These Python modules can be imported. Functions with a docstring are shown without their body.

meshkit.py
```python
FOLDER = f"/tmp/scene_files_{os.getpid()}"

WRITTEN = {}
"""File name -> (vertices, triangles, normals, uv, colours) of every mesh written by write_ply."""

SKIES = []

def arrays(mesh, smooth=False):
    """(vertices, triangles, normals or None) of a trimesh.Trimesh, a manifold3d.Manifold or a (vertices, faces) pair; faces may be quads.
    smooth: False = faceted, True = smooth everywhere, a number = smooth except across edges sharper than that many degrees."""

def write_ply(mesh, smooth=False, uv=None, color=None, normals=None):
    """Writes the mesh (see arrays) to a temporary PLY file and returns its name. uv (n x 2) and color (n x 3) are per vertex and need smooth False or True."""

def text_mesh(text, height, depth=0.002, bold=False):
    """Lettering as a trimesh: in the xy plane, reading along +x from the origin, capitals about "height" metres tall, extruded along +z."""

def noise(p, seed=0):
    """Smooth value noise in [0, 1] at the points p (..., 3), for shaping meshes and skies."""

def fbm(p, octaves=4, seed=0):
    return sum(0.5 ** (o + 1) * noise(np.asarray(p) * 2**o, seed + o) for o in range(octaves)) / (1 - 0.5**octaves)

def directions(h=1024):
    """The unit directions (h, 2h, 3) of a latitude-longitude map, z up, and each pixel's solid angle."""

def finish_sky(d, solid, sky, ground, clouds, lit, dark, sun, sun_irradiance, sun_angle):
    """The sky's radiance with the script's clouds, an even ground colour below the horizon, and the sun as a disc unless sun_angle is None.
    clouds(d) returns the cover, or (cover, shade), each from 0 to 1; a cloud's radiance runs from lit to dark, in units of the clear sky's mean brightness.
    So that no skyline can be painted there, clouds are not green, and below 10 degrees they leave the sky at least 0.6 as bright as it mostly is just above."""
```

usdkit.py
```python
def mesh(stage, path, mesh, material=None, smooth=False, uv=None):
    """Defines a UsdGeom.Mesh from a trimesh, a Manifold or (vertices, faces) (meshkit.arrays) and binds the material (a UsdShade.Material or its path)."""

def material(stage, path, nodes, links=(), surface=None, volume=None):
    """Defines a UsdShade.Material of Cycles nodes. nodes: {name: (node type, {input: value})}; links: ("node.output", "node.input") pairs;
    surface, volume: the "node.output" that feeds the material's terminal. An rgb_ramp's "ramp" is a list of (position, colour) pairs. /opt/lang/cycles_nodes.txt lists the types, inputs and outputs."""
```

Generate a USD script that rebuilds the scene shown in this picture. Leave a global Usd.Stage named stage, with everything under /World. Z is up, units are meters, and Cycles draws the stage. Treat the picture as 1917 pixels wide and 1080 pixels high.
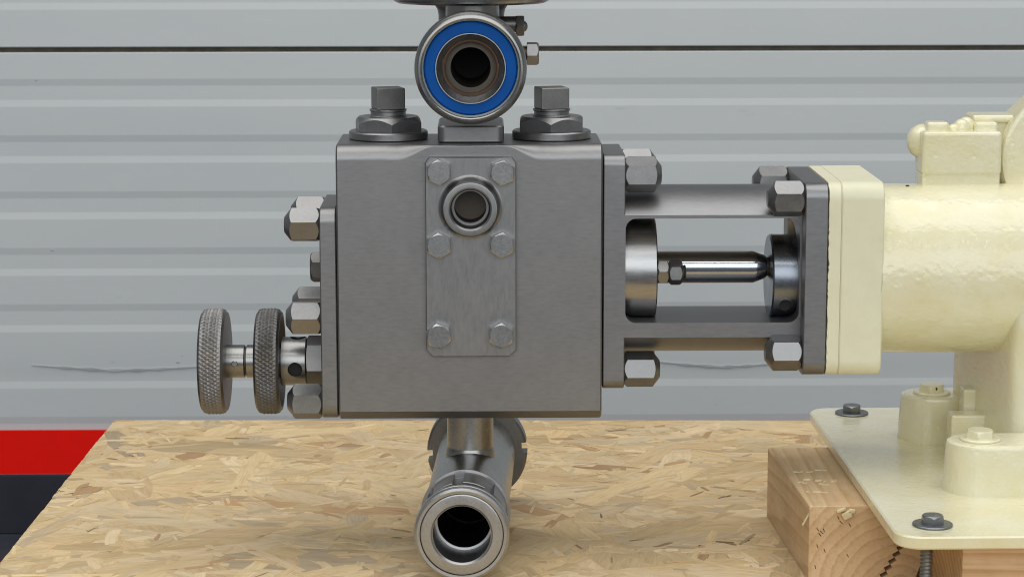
import math, random
import numpy as np, trimesh, usdkit, meshkit
import manifold3d as m3
from manifold3d import Manifold, CrossSection
from shapely.geometry import Polygon, box as sbox
from pxr import Usd, UsdGeom, UsdLux, UsdShade, Gf, Sdf, Vt

random.seed(7); rng = np.random.default_rng(7)
stage = Usd.Stage.CreateInMemory()
UsdGeom.SetStageUpAxis(stage, UsdGeom.Tokens.z); UsdGeom.SetStageMetersPerUnit(stage, 1.0)
UsdGeom.Xform.Define(stage, '/World'); UsdGeom.Scope.Define(stage, '/World/Looks')

# ------------------------------------------------------------------ camera, lamps, exposure
# Geometry below is written in units of 0.37 mm (u); U turns them into metres.
U = 0.00037
F = 4400.0; PITCH = math.radians(9.5); YAW = math.radians(0.75); ROLL = math.radians(0.08)
DY, HC = 4342.0, 2440.0
CAM = np.array([0.0, -DY, HC])
fw = np.array([math.sin(YAW)*math.cos(PITCH), math.cos(YAW)*math.cos(PITCH), -math.sin(PITCH)])
rt0 = np.array([math.cos(YAW), -math.sin(YAW), 0.0]); up0 = np.cross(rt0, fw)
rt = rt0*math.cos(ROLL) - up0*math.sin(ROLL); up = np.cross(rt, fw)
cam = UsdGeom.Camera.Define(stage, '/World/camera')
cam.CreateHorizontalApertureAttr(36.0); cam.CreateVerticalApertureAttr(36.0*576/1024)
cam.CreateFocalLengthAttr(36.0*F/1917); cam.CreateClippingRangeAttr(Gf.Vec2f(0.05, 100))
cam.CreateFStopAttr(44.0); cam.CreateFocusDistanceAttr(4400*U); cam.CreateExposureAttr(0.3)
mt = Gf.Matrix4d(*rt, 0, *up, 0, *(-fw), 0, *(CAM*U), 1)
UsdGeom.Xformable(cam).AddTransformOp().Set(mt)

def at(px, py, Y):
    """world point (u) on the vertical plane at depth Y seen at pixel px, py of the 1917 wide photograph"""
    d = fw*F + rt0*(px-958.5) + up0*(540-py)
    return CAM + d*((Y+DY)/d[1])
def on(px, py, Z):
    d = fw*F + rt0*(px-958.5) + up0*(540-py)
    return CAM + d*((Z-HC)/d[2])
def XZ(px, py, Y):
    p = at(px, py, Y); return p[0], p[2]

dome = UsdLux.DomeLight.Define(stage, '/World/ambient_light')
amb = usdkit.material(stage, '/World/Looks/ambient', {'b': ('background_shader', {'color': (0.92, 0.97, 1.0), 'strength': 0.18})}, surface='b.background')
UsdShade.MaterialBindingAPI.Apply(dome.GetPrim()).Bind(amb)
def lamp(name, pos, target, w, h, inten, col=(1, 1, 1)):
    l = UsdLux.RectLight.Define(stage, '/World/'+name)
    l.CreateWidthAttr(w); l.CreateHeightAttr(h); l.CreateIntensityAttr(inten); l.CreateColorAttr(Gf.Vec3f(*col))
    z = np.array(pos, float)-np.array(target, float); z /= np.linalg.norm(z)
    x = np.cross([0, 0, 1.0], z) if abs(z[2]) < .99 else np.array([1.0, 0, 0]); x /= np.linalg.norm(x); y = np.cross(z, x)
    UsdGeom.Xformable(l).AddTransformOp().Set(Gf.Matrix4d(*x, 0, *y, 0, *z, 0, *pos, 1))
# workshop lamps: strips under the roof ahead of and above the camera, a broad bright wall of windows behind it
lamp('ceiling_lamp', (0.3, -0.2, 3.8), (0.3, -0.2, 0), 5.0, 3.0, 1.7, (1, .98, .95))
lamp('strip_lamp', (-0.6, -2.6, 3.3), (0, 0, .6), 3.2, 0.35, 4.0, (1, .99, .97))
lamp('window_lamp', (0.6, -6.0, 2.6), (0, 0, 0.9), 8.0, 3.2, 1.75, (.95, .98, 1))

# ------------------------------------------------------------------ helpers
BASE, COUNT = {}, {}
def numbered(path):
    n = COUNT.get(path, 0); COUNT[path] = n+1
    return path if n == 0 else f'{path}_{n:03d}'
def keys(p, **k):
    for a, b in k.items():
        if b: p.SetCustomDataByKey(a, b)
def thing(name, label, cat, base=(0, 0, 0), group=None):
    path = numbered('/World/'+name); x = UsdGeom.Xform.Define(stage, path)
    x.AddTranslateOp().Set(Gf.Vec3d(*(np.array(base, float)*U)))
    BASE[path] = np.array(base, float); keys(x.GetPrim(), label=label, category=cat, group=group)
    return path
def tri(m):
    if isinstance(m, Manifold):
        q = m.to_mesh(); return np.array(q.vert_properties[:, :3], float), np.array(q.tri_verts, int)
    if isinstance(m, (tuple, list)): return np.array(m[0], float), np.array(m[1], int)
    return np.array(m.vertices, float), np.array(m.faces, int)
def part(parent, name, mesh, mat, smooth=32, label=None, kind=None, uv=None, tint=None):
    path = numbered(parent+'/'+name); root = '/'.join(parent.split('/')[:3]); b = BASE.get(root, np.zeros(3))
    v, f = tri(mesh)
    m = usdkit.mesh(stage, path, trimesh.Trimesh((v-b)*U, f, process=False), M[mat], smooth=smooth, uv=uv)
    if tint is not None:
        UsdGeom.PrimvarsAPI(m).CreatePrimvar('tint', Sdf.ValueTypeNames.Color3fArray, 'vertex').Set(Vt.Vec3fArray.FromNumpy(np.asarray(tint, np.float32)))
    keys(m.GetPrim(), label=label, kind=kind)
    return path
def single(name, mesh, mat, label=None, cat=None, kind=None, **k):
    p = part('/World', name, mesh, mat, kind=kind, **k); keys(stage.GetPrimAtPath(p), label=label, category=cat); return p
def cat_mesh(ms):
    vs, fs, n = [], [], 0
    for m in ms:
        v, f = tri(m); vs.append(v); fs.append(f+n); n += len(v)
    return np.vstack(vs), np.vstack(fs)
def man(m):
    v, f = tri(m); return Manifold(m3.Mesh(v.astype(np.float32), f.astype(np.uint32)))
AX = {'z': np.eye(3), 'x': np.array([[0, 0, 1], [1, 0, 0], [0, 1, 0]], float), 'y': np.array([[0, 1, 0], [0, 0, 1], [1, 0, 0]], float)}
def place(m, axis='z', c=(0, 0, 0), spin=0, flip=False, rz=0, pivot=None):
    v, f = tri(m); a = math.radians(spin)
    v = v @ np.array([[math.cos(a), -math.sin(a), 0], [math.sin(a), math.cos(a), 0], [0, 0, 1]]).T
    if flip: v = v*np.array([1, -1, -1])
    v = v @ AX[axis].T + np.array(c, float)
    if rz:
        r = math.radians(rz); R = np.array([[math.cos(r), -math.sin(r), 0], [math.sin(r), math.cos(r), 0], [0, 0, 1]])
        p = np.array(pivot, float); v = (v-p) @ R.T + p
    return v, f
def rev(prof, n=96):
    """solid of revolution about z; prof: (r, z) corners of a closed outline"""
    return Manifold.revolve(CrossSection([np.array(prof, float)], m3.FillRule.NonZero), n)
def lathe(prof, n=96):
    """closed ring of revolution, any winding"""
    return rev(prof, n)
def hull(pts): return Manifold.hull_points(np.array(pts, np.float64))
def rrect(w, h, r, n=6):
    r = max(r, .01); out = []
    for cx, cy, a0 in ((w/2-r, h/2-r, 0), (-w/2+r, h/2-r, 90), (-w/2+r, -h/2+r, 180), (w/2-r, -h/2+r, 270)):
        for k in range(n+1):
            a = math.radians(a0+90*k/n); out.append((cx+r*math.cos(a), cy+r*math.sin(a)))
    return np.array(out)
def prism(poly, a0, a1, bev=2.0, axis='z', shift=(0, 0, 0)):
    """convex outline extruded along an axis with chamfered ends"""
    poly = np.array(poly, float); g = Polygon(poly).buffer(-bev, join_style=2) if bev else Polygon(poly)
    inn = np.array(g.exterior.coords)
    pts = np.vstack([np.c_[inn, np.full(len(inn), a0)], np.c_[poly, np.full(len(poly), a0+bev)],
                     np.c_[poly, np.full(len(poly), a1-bev)], np.c_[inn, np.full(len(inn), a1)]])
    v, f = tri(hull(pts)); return v @ AX[axis].T + np.array(shift, float), f
def rbox(x0, x1, y0, y1, z0, z1, r=2.0, n=3):
    """box with rounded edges"""
    pts = []
    for k in range(8):
        c = np.array([(x0+r, x1-r)[k & 1], (y0+r, y1-r)[k >> 1 & 1], (z0+r, z1-r)[k >> 2 & 1]])
        s = np.array([(-1, 1)[k & 1], (-1, 1)[k >> 1 & 1], (-1, 1)[k >> 2 & 1]])
        for i in range(n+1):
            for j in range(n+1):
                a, b = math.pi/2*i/n, math.pi/2*j/n
                pts.append(c + s*r*np.array([math.cos(a)*math.cos(b), math.sin(a)*math.cos(b), math.sin(b)]))
    return hull(pts)
def cyl(r, a0, a1, n=96, bev=1.5):
    return rev([(0, a0), (r-bev, a0), (r, a0+bev), (r, a1-bev), (r-bev, a1), (0, a1)], n)
def hexa(AF, L, tip=None, base_ch=.10, top_ch=.12):
    """hexagon along z from 0 to L, its corners turned down; tip: radius of a conical point"""
    R = AF/math.sqrt(3)
    h = Manifold.extrude(CrossSection([np.array([(R*math.cos(math.radians(60*k)), R*math.sin(math.radians(60*k))) for k in range(6)])]), L)
    if tip is None:
        c = rev([(0, 0), (AF/2*.97, 0), (R+.2, AF*base_ch*.9), (R+.2, L-AF*top_ch), (AF/2*.95, L), (0, L)], 64)
    else:
        k = R+.2-tip
        c = rev([(0, 0), (AF/2*.97, 0), (R+.2, AF*base_ch), (R+.2, L-k*.78), (tip, L), (0, L)], 64)
    return h ^ c
def ring(ro, ri, a0, a1, n=96, bev=1.5):
    return rev([(ri, a0), (ro-bev, a0), (ro, a0+bev), (ro, a1-bev), (ro-bev, a1), (ri, a1)], n)

# ------------------------------------------------------------------ materials
M = {}
def mat(name, nodes, links, surface='p.BSDF'):
    M[name] = usdkit.material(stage, '/World/Looks/'+name, nodes, links, surface=surface)
def metal(name, col, rough, brush=(1, 1, 1), bump=.15, stain=.25, fine=620, var=.12):
    """machined steel: fine scratches drawn out along one axis, cloudy handling marks in tone and gloss"""
    c = np.array(col)
    mat(name, {'g': ('geometry', {}), 'mp': ('mapping', {'scale': tuple(np.array(brush)*1.0)}),
               'fine': ('noise_texture', {'scale': fine, 'detail': 4, 'roughness': .65}),
               'cloud': ('noise_texture', {'scale': 38, 'detail': 6, 'roughness': .62, 'distortion': .4}),
               'spot': ('noise_texture', {'scale': 300, 'detail': 3, 'roughness': .7}),
               'ramp': ('rgb_ramp', {'ramp': [(0, tuple(c*(1-stain))), (.42, tuple(c*(1-stain*.35))), (.6, tuple(c)), (1, tuple(np.minimum(c*1.06, 1)))]}),
               'sr': ('rgb_ramp', {'ramp': [(0, (.45, .42, .38)), (.27, (.8, .78, .75)), (.36, (1, 1, 1)), (1, (1, 1, 1))]}),
               'mul': ('mix_color', {'blend_type': 'multiply', 'fac': stain*1.6 if stain*1.6 < 1 else 1.0}),
               'gr': ('rgb_ramp', {'ramp': [(.3, (.82, .82, .82)), (.5, (1, 1, 1)), (.72, (1.14, 1.14, 1.14))]}), 'mg': ('mix_color', {'blend_type': 'multiply', 'fac': .5}),
               'r1': ('math', {'math_type': 'multiply_add', 'value2': var*2, 'value3': rough-var}),
               'r2': ('math', {'math_type': 'multiply_add', 'value2': .10}),
               'b': ('bump', {'strength': bump, 'distance': .00006}),
               'p': ('principled_bsdf', {'metallic': 1.0})},
        [('g.position', 'mp.vector'), ('mp.vector', 'fine.vector'), ('g.position', 'cloud.vector'), ('g.position', 'spot.vector'),
         ('cloud.fac', 'ramp.fac'), ('spot.fac', 'sr.fac'), ('ramp.color', 'mul.a'), ('sr.color', 'mul.b'), ('mul.result', 'mg.a'), ('fine.fac', 'gr.fac'), ('gr.color', 'mg.b'), ('mg.result', 'p.base_color'),
         ('cloud.fac', 'r1.value1'), ('fine.fac', 'r2.value1'), ('r1.value', 'r2.value3'), ('r2.value', 'p.roughness'),
         ('fine.fac', 'b.height'), ('b.normal', 'p.normal')])
metal('block_steel', (0.280, 0.278, 0.278), .38, (.22, 1, 1), .14, .08, var=.03)
metal('bolt_steel', (.42, .42, .42), .24, (1, 1, 1), .05, .08, var=.04)
metal('plate_steel', (0.300, 0.300, 0.300), .35, (1, 1, .22), .14, .08, var=.03)
metal('frame_steel', (0.262, 0.263, 0.270), .38, (.22, 1, 1), .14, .08, var=.03)
metal('nut_steel', (0.30, 0.30, 0.302), .36, (1, 1, 1), .12, .35)
metal('dull_steel', (0.218, 0.215, 0.211), .38, (1, 1, 1), .2, .45)
metal('pipe_steel', (0.324, 0.324, 0.317), .26, (1, .1, 1), .08, .3)
metal('bright_steel', (0.40, 0.405, 0.41), .33, (1, 1, 1), .03, .12)
metal('gland_steel', (0.390, 0.390, 0.390), .25, (.1, 1, 1), .06, .2)
metal('rod_chrome', (0.440, 0.456, 0.480), .08, (.1, 1, 1), .03, .15, var=.03)
metal('coupling_steel', (0.240, 0.264, 0.300), .2, (1, 1, 1), .06, .35)
metal('knurled_steel', (0.285, 0.277, 0.270), .42, (1, 1, 1), .1, .4)
metal('galvanised', (0.294, 0.308, 0.329), .4, (1, 1, 1), .3, .5)
metal('knurled_dark', (0.19, 0.185, 0.18), .42, (1, 1, 1), .1, .4)
metal('dark_steel', (0.112, 0.098, 0.084), .45, (1, 1, 1), .2, .4)
def plain(name, col, rough, **k):
    mat(name, {'g': ('geometry', {}), 'n': ('noise_texture', {'scale': k.get('scale', 30), 'detail': 5, 'roughness': .6}),
               'r': ('rgb_ramp', {'ramp': [(.25, tuple(np.array(col)*(1-k.get('var', .12)))), (.75, tuple(np.minimum(np.array(col)*(1+k.get('var', .12)), 1)))]}),
               'b': ('bump', {'strength': k.get('bump', .1), 'distance': .0004}),
               'p': ('principled_bsdf', {'roughness': rough, 'metallic': k.get('metallic', 0.0), 'specular_ior_level': k.get('spec', .5)})},
        [('g.position', 'n.vector'), ('n.fac', 'r.fac'), ('r.color', 'p.base_color'), ('n.fac', 'b.height'), ('b.normal', 'p.normal')])
plain('blue_rubber', (.003, .085, .36), .6, scale=60, var=.12, spec=.15)
plain('brown_rubber', (.07, .035, .015), .6, scale=80, var=.3)
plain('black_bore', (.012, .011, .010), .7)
plain('red_paint', (.93, .007, .002), .6, spec=.15, scale=9, var=.08)
plain('dark_rubber', (.018, .019, .030), .7, scale=14, var=.3)
plain('floor_paint', (.035, .042, .06), .6, scale=11, var=.3)
plain('seal_brown', (.06, .052, .035), .8, scale=40, var=.5)
plain('pale_fibre', (.66, .56, .34), .8, scale=300, var=.2)
plain('paint_chip', (.03, .03, .025), .7)
# cream gloss enamel brushed over rough castings: lumps, runs and pinholes
mat('cream_paint', {'g': ('geometry', {}),
    'big': ('noise_texture', {'scale': 55, 'detail': 3, 'roughness': .5}),
    'orange': ('noise_texture', {'scale': 330, 'detail': 3, 'roughness': .55}),
    'vor': ('voronoi_texture', {'scale': 140, 'feature': 'smooth_f1', 'smoothness': .6}),
    'pit': ('rgb_ramp', {'ramp': [(0, (0, 0, 0)), (.22, (.75, .75, .75)), (.4, (1, 1, 1)), (1, (1, 1, 1))]}),
    'tone': ('rgb_ramp', {'ramp': [(.25, (.79, .745, .50)), (.5, (.825, .79, .57)), (.8, (.83, .80, .60))]}),
    'h1': ('math', {'math_type': 'multiply_add', 'value2': .55}),
    'h2': ('math', {'math_type': 'multiply_add', 'value2': .35}),
    'h3': ('math', {'math_type': 'multiply', 'value2': 1.0}),
    'b': ('bump', {'strength': .5, 'distance': .0010}),
    'sp': ('noise_texture', {'scale': 190, 'detail': 4, 'roughness': .7}), 'spr': ('rgb_ramp', {'ramp': [(0, (.35, .32, .25)), (.255, (.6, .56, .46)), (.285, (1, 1, 1)), (1, (1, 1, 1))]}),
    'yl': ('noise_texture', {'scale': 16, 'detail': 4, 'roughness': .6}), 'ylr': ('rgb_ramp', {'ramp': [(.3, (.93, .88, .70)), (.6, (1, 1, 1))]}), 'm1': ('mix_color', {'blend_type': 'multiply', 'fac': .8}), 'm2': ('mix_color', {'blend_type': 'multiply', 'fac': .7}),
    'p': ('principled_bsdf', {'roughness': .3, 'coat_weight': .8, 'coat_roughness': .05})},
    [('g.position', 'big.vector'), ('g.position', 'orange.vector'), ('g.position', 'vor.vector'), ('vor.distance', 'pit.fac'),
     ('big.fac', 'h3.value1'), ('orange.fac', 'h1.value1'), ('h3.value', 'h1.value3'), ('pit.color', 'h2.value1'), ('h1.value', 'h2.value3'),
     ('h2.value', 'b.height'), ('big.fac', 'tone.fac'), ('g.position', 'sp.vector'), ('sp.fac', 'spr.fac'), ('g.position', 'yl.vector'), ('yl.fac', 'ylr.fac'), ('tone.color', 'm1.a'), ('spr.color', 'm1.b'), ('m1.result', 'm2.a'), ('ylr.color', 'm2.b'), ('m2.result', 'p.base_color'), ('b.normal', 'p.normal'), ('b.normal', 'p.coat_normal')])
mat('cream_matt', {'g': ('geometry', {}), 'n': ('noise_texture', {'scale': 60, 'detail': 5, 'roughness': .65}),
    'r': ('rgb_ramp', {'ramp': [(.25, (.74, .715, .51)), (.55, (.78, .76, .56)), (.8, (.79, .775, .58))]}),
    'b': ('bump', {'strength': .3, 'distance': .0005}), 'p': ('principled_bsdf', {'roughness': .45})},
    [('g.position', 'n.vector'), ('n.fac', 'r.fac'), ('r.color', 'p.base_color'), ('n.fac', 'b.height'), ('b.normal', 'p.normal')])
# door skin: satin grey-white coated steel with a little dust and a few smudges
mat('door_paint', {'g': ('geometry', {}), 'mp': ('mapping', {'scale': (.35, 1, 1)}),
    'n': ('noise_texture', {'scale': 5, 'detail': 6, 'roughness': .6}), 's': ('noise_texture', {'scale': 16, 'detail': 4, 'roughness': .7}),
    'r': ('rgb_ramp', {'ramp': [(.25, (.57, .605, .615)), (.6, (.61, .64, .645)), (.85, (.62, .65, .655))]}),
    'sr': ('rgb_ramp', {'ramp': [(0, (.6, .6, .6)), (.22, (.75, .75, .74)), (.30, (1, 1, 1)), (1, (1, 1, 1))]}),
    'm': ('mix_color', {'blend_type': 'multiply', 'fac': .7}),
    'p': ('principled_bsdf', {'roughness': .42})},
    [('g.position', 'mp.vector'), ('mp.vector', 'n.vector'), ('mp.vector', 's.vector'), ('n.fac', 'r.fac'), ('s.fac', 'sr.fac'), ('r.color', 'm.a'), ('sr.color', 'm.b'),
     ('m.result', 'p.base_color')])
# strand board: tone of each strand from its mesh, grain along its own length
mat('strand_wood', {'t': ('attribute', {'attribute': 'tint'}), 'uv': ('uvmap', {'attribute': 'st'}),
    'mp': ('mapping', {'scale': (1.6, 30, 1)}), 'n': ('noise_texture', {'scale': 1, 'detail': 4, 'roughness': .6}),
    'mp2': ('mapping', {'scale': (1.3, 5, 1)}), 'n2': ('noise_texture', {'scale': 1, 'detail': 3, 'roughness': .6}),
    'r': ('rgb_ramp', {'ramp': [(.24, (.5, .42, .33)), (.36, (.84, .8, .74)), (.55, (1, 1, 1)), (.85, (1.1, 1.09, 1.06))]}),
    'r2': ('rgb_ramp', {'ramp': [(.25, (.8, .74, .66)), (.55, (1, 1, 1)), (1, (1.06, 1.06, 1.06))]}),
    'm': ('mix_color', {'blend_type': 'multiply', 'fac': .75}), 'm2': ('mix_color', {'blend_type': 'multiply', 'fac': .8}),
    'b': ('bump', {'strength': .35, 'distance': .0003}), 'p': ('principled_bsdf', {'roughness': .62, 'specular_ior_level': .3})},
    [('uv.UV', 'mp.vector'), ('mp.vector', 'n.vector'), ('uv.UV', 'mp2.vector'), ('mp2.vector', 'n2.vector'), ('n.fac', 'r.fac'), ('n2.fac', 'r2.fac'),
     ('t.color', 'm.a'), ('r.color', 'm.b'), ('m.result', 'm2.a'), ('r2.color', 'm2.b'), ('m2.result', 'p.base_color'), ('n.fac', 'b.height'), ('b.normal', 'p.normal')])
def timber_mat(name, centre, axis, light=(.62, .43, .25), dark=(.45, .27, .13), ringscale=300):
    """solid softwood: growth rings round a pith that runs along one axis, so ends show rings and sides show grain"""
    sc = {'x': (.06, 1, 1), 'y': (1, .06, 1)}[axis]
    mat(name, {'g': ('geometry', {}), 'mp': ('mapping', {'location': tuple(-np.array(centre)*np.array(sc)), 'scale': sc}),
        'w': ('wave_texture', {'wave_type': 'rings', 'rings_direction': 'spherical', 'profile': 'saw', 'scale': ringscale/7, 'distortion': 2.6, 'detail': 3, 'detail_scale': 1.2, 'detail_roughness': .55}),
        'f': ('noise_texture', {'scale': 420, 'detail': 3, 'roughness': .7}), 'k': ('noise_texture', {'scale': 22, 'detail': 4, 'roughness': .6}),
        'r': ('rgb_ramp', {'ramp': [(0, light), (.55, tuple(np.array(light)*.93)), (.9, dark), (1, light)]}),
        'fr': ('rgb_ramp', {'ramp': [(.25, (.75, .7, .64)), (.5, (1, 1, 1)), (1, (1.05, 1.05, 1.05))]}),
        'kr': ('rgb_ramp', {'ramp': [(.3, (.82, .74, .66)), (.6, (1, 1, 1))]}),
        'm': ('mix_color', {'blend_type': 'multiply', 'fac': .75}), 'm2': ('mix_color', {'blend_type': 'multiply', 'fac': .8}),
        'b': ('bump', {'strength': .4, 'distance': .0004}), 'p': ('principled_bsdf', {'roughness': .68, 'specular_ior_level': .25})},
        [('g.position', 'mp.vector'), ('mp.vector', 'w.vector'), ('mp.vector', 'f.vector'), ('g.position', 'k.vector'), ('w.fac', 'r.fac'), ('f.fac', 'fr.fac'), ('k.fac', 'kr.fac'),
         ('r.color', 'm.a'), ('fr.color', 'm.b'), ('m.result', 'm2.a'), ('kr.color', 'm2.b'), ('m2.result', 'p.base_color'), ('f.fac', 'b.height'), ('b.normal', 'p.normal')])

# ------------------------------------------------------------------ levels
YC = 120.0                                     # depth of the pump's axis; the block's front face is the plane Y = 0
ZB = at(866, 1080, -125)[2] - 0                # board top
YD = 4600.0                                    # door plane

# ------------------------------------------------------------------ setting: floor, door, red beam
ZF = at(100, 995, YD)[2]
fx = 6000
single('floor', rbox(-fx, fx, -9000, YD+400, ZF-60, ZF, 1), 'floor_paint', kind='structure')
door = thing('sectional_door', 'light grey ribbed sectional door behind the pump, spanning the whole background', 'door', (0, YD, at(900, 805, YD)[2]))
def zrow(py): return at(900, py, YD)[2]
def door_panel(rows, z_top, z_bot, crease=None):
    """rows: (dark line, light line) of each groove, top to bottom, in photo rows"""
    GD, hs = 3.6, 6.5
    prof = [(z_top, 26.0), (z_top, 3.0), (z_top-3, 0.0)]; idx = []
    for a, b in rows:
        za, zb = zrow(a), zrow(b); s = (zrow(a)-zrow(a+hs))
        idx.append(len(prof))
        prof += [(za+s, 0.0), (za-s, GD), (zb+s, GD), (zb-s, 0.0)]
    prof += [(z_bot+3, 0.0), (z_bot, 3.0), (z_bot, 26.0)]
    xs = np.unique(np.r_[-fx, np.linspace(-2300, 2300, 461), fx]); V = []; n = len(prof)
    for x in xs:
        for i, (z, y) in enumerate(prof):
            dz = 0.0
            if crease is not None and i == idx[crease]+1:
                for c, w, am in ((-1500, 420, 20.0), (1100, 380, 16.0), (-1000, 160, 7.0)):
                    dz -= am*math.exp(-((x-c)/w)**2)*(1+.25*math.sin(x*.021))
            V.append((x, YD+y+(1.2*math.sin(x*.0021+z*.003)), z+dz))
    V = np.array(V); Fq = []
    for k in range(len(xs)-1):
        for i in range(n-1):
            a = k*n+i; b = a+1; c = a+n; d = c+1
            Fq += [(a, c, d), (a, d, b)]
    return V, np.array(Fq)
zj0, zj1 = zrow(87.5), zrow(97)
part(door, 'panel', door_panel([(-238, -199), (-133, -94), (-28, 11)], zrow(-420), zj0), 'door_paint', smooth=6)
part(door, 'panel', door_panel([(153+105*k, 192+105*k) for k in range(6)]+[(783, 820)], zj1, zrow(880), crease=5), 'door_paint', smooth=6)
part(door, 'joint_seal', rbox(-fx, fx, YD+9, YD+60, zj1-30, zj0+30, 2), 'seal_brown')
# grey strips painting in the crease shade of one groove, and a few specks of dirt
plain('crease_shade_and_dirt', (.42, .445, .45), .7, scale=25, var=.25)
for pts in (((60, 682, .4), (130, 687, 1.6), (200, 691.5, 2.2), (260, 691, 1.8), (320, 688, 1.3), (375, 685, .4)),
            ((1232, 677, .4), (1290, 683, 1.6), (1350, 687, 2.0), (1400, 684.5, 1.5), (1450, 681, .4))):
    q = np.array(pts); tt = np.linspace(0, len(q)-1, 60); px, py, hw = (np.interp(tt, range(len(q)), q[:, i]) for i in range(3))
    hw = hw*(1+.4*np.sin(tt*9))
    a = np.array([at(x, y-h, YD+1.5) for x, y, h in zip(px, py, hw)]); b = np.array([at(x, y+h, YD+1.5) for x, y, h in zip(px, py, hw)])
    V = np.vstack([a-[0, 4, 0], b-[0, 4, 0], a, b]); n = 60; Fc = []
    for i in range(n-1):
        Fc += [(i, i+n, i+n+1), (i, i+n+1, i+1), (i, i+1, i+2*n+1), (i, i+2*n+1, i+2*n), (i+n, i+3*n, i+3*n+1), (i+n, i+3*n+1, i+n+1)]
    part(door, 'crease_shade', (V, np.array(Fc)), 'crease_shade_and_dirt', smooth=False)
for px, py, a, b in ((98, 467, 6, 2.5), (1321, 725, 3, 2), (68, 149, 4, 2), (1340, 757, 3, 2), (341, 665, 3, 2.5), (333, 677, 8, 3), (211, 676, 7, 2), (101, 738, 3, 3), (1555, 762, 3, 3)):
    g = trimesh.creation.icosphere(2, 1.0); g.vertices *= (a, 1.2, b); g.apply_translation(at(px, py, YD-.2))
    part(door, 'dirt_speck', (g.vertices, g.faces), 'crease_shade_and_dirt', smooth=60)
zr0, zr1 = at(100, 805, YD-22)[2], at(100, 887, YD-22)[2]
single('red_beam', prism(rrect(10, zr0-zr1, 2), -fx, fx, 2, 'x', (0, YD-6, (zr0+zr1)/2)), 'red_paint',
       'bright red painted steel beam along the foot of the grey door', 'beam')
single('kick_strip', prism(rrect(20, zr1-ZF-4, 3), -fx, fx, 2, 'x', (0, YD-12, (zr1+ZF)/2)), 'dark_rubber',
       'dark blue-black rubber strip under the red beam at floor level', 'strip')

# ------------------------------------------------------------------ strand board
pl, pb, pr = on(0, 1049, ZB), on(213, 784, ZB), on(1450, 797, ZB)
BA = math.atan2(pl[0]-pb[0], pb[1]-pl[1])      # the board lies slightly askew
XL, YB = pb[0], pb[1]; YF, XR = YB-2150.0, XL+3300.0
def askew(m):
    v, f = tri(m); c, q = math.cos(BA), math.sin(BA); d = v[:, :2]-np.array([XL, YB])
    return np.c_[XL+d[:, 0]*c-d[:, 1]*q, YB+d[:, 0]*q+d[:, 1]*c, v[:, 2]], f
board = thing('strand_board', 'straw coloured oriented strand board the pump and timbers stand on', 'board', ((XL+XR)/2, (YF+YB)/2, ZB-50))
part(board, 'core', askew(rbox(XL+1, XR, YF, YB-1, ZB-50, ZB-3.2, 1)), 'pale_fibre', smooth=False)
for lx in (XL+300, XL+1500, XL+2900):
    for ly in (YB-1850, YB-300):
        part(board, 'leg', askew(rbox(lx-60, lx+60, ly-60, ly+60, ZF+1, ZB-50, 4)), 'pale_fibre', smooth=40)
TINTS = np.array([(.74, .59, .35), (.71, .56, .33), (.77, .64, .42), (.68, .53, .30), (.69, .53, .31), (.73, .59, .38), (.52, .35, .19), (.58, .48, .33), (.76, .62, .38)])
TW = np.array([.19, .16, .16, .12, .09, .12, .03, .05, .08])
XLc, YBc = XL, YB
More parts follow.
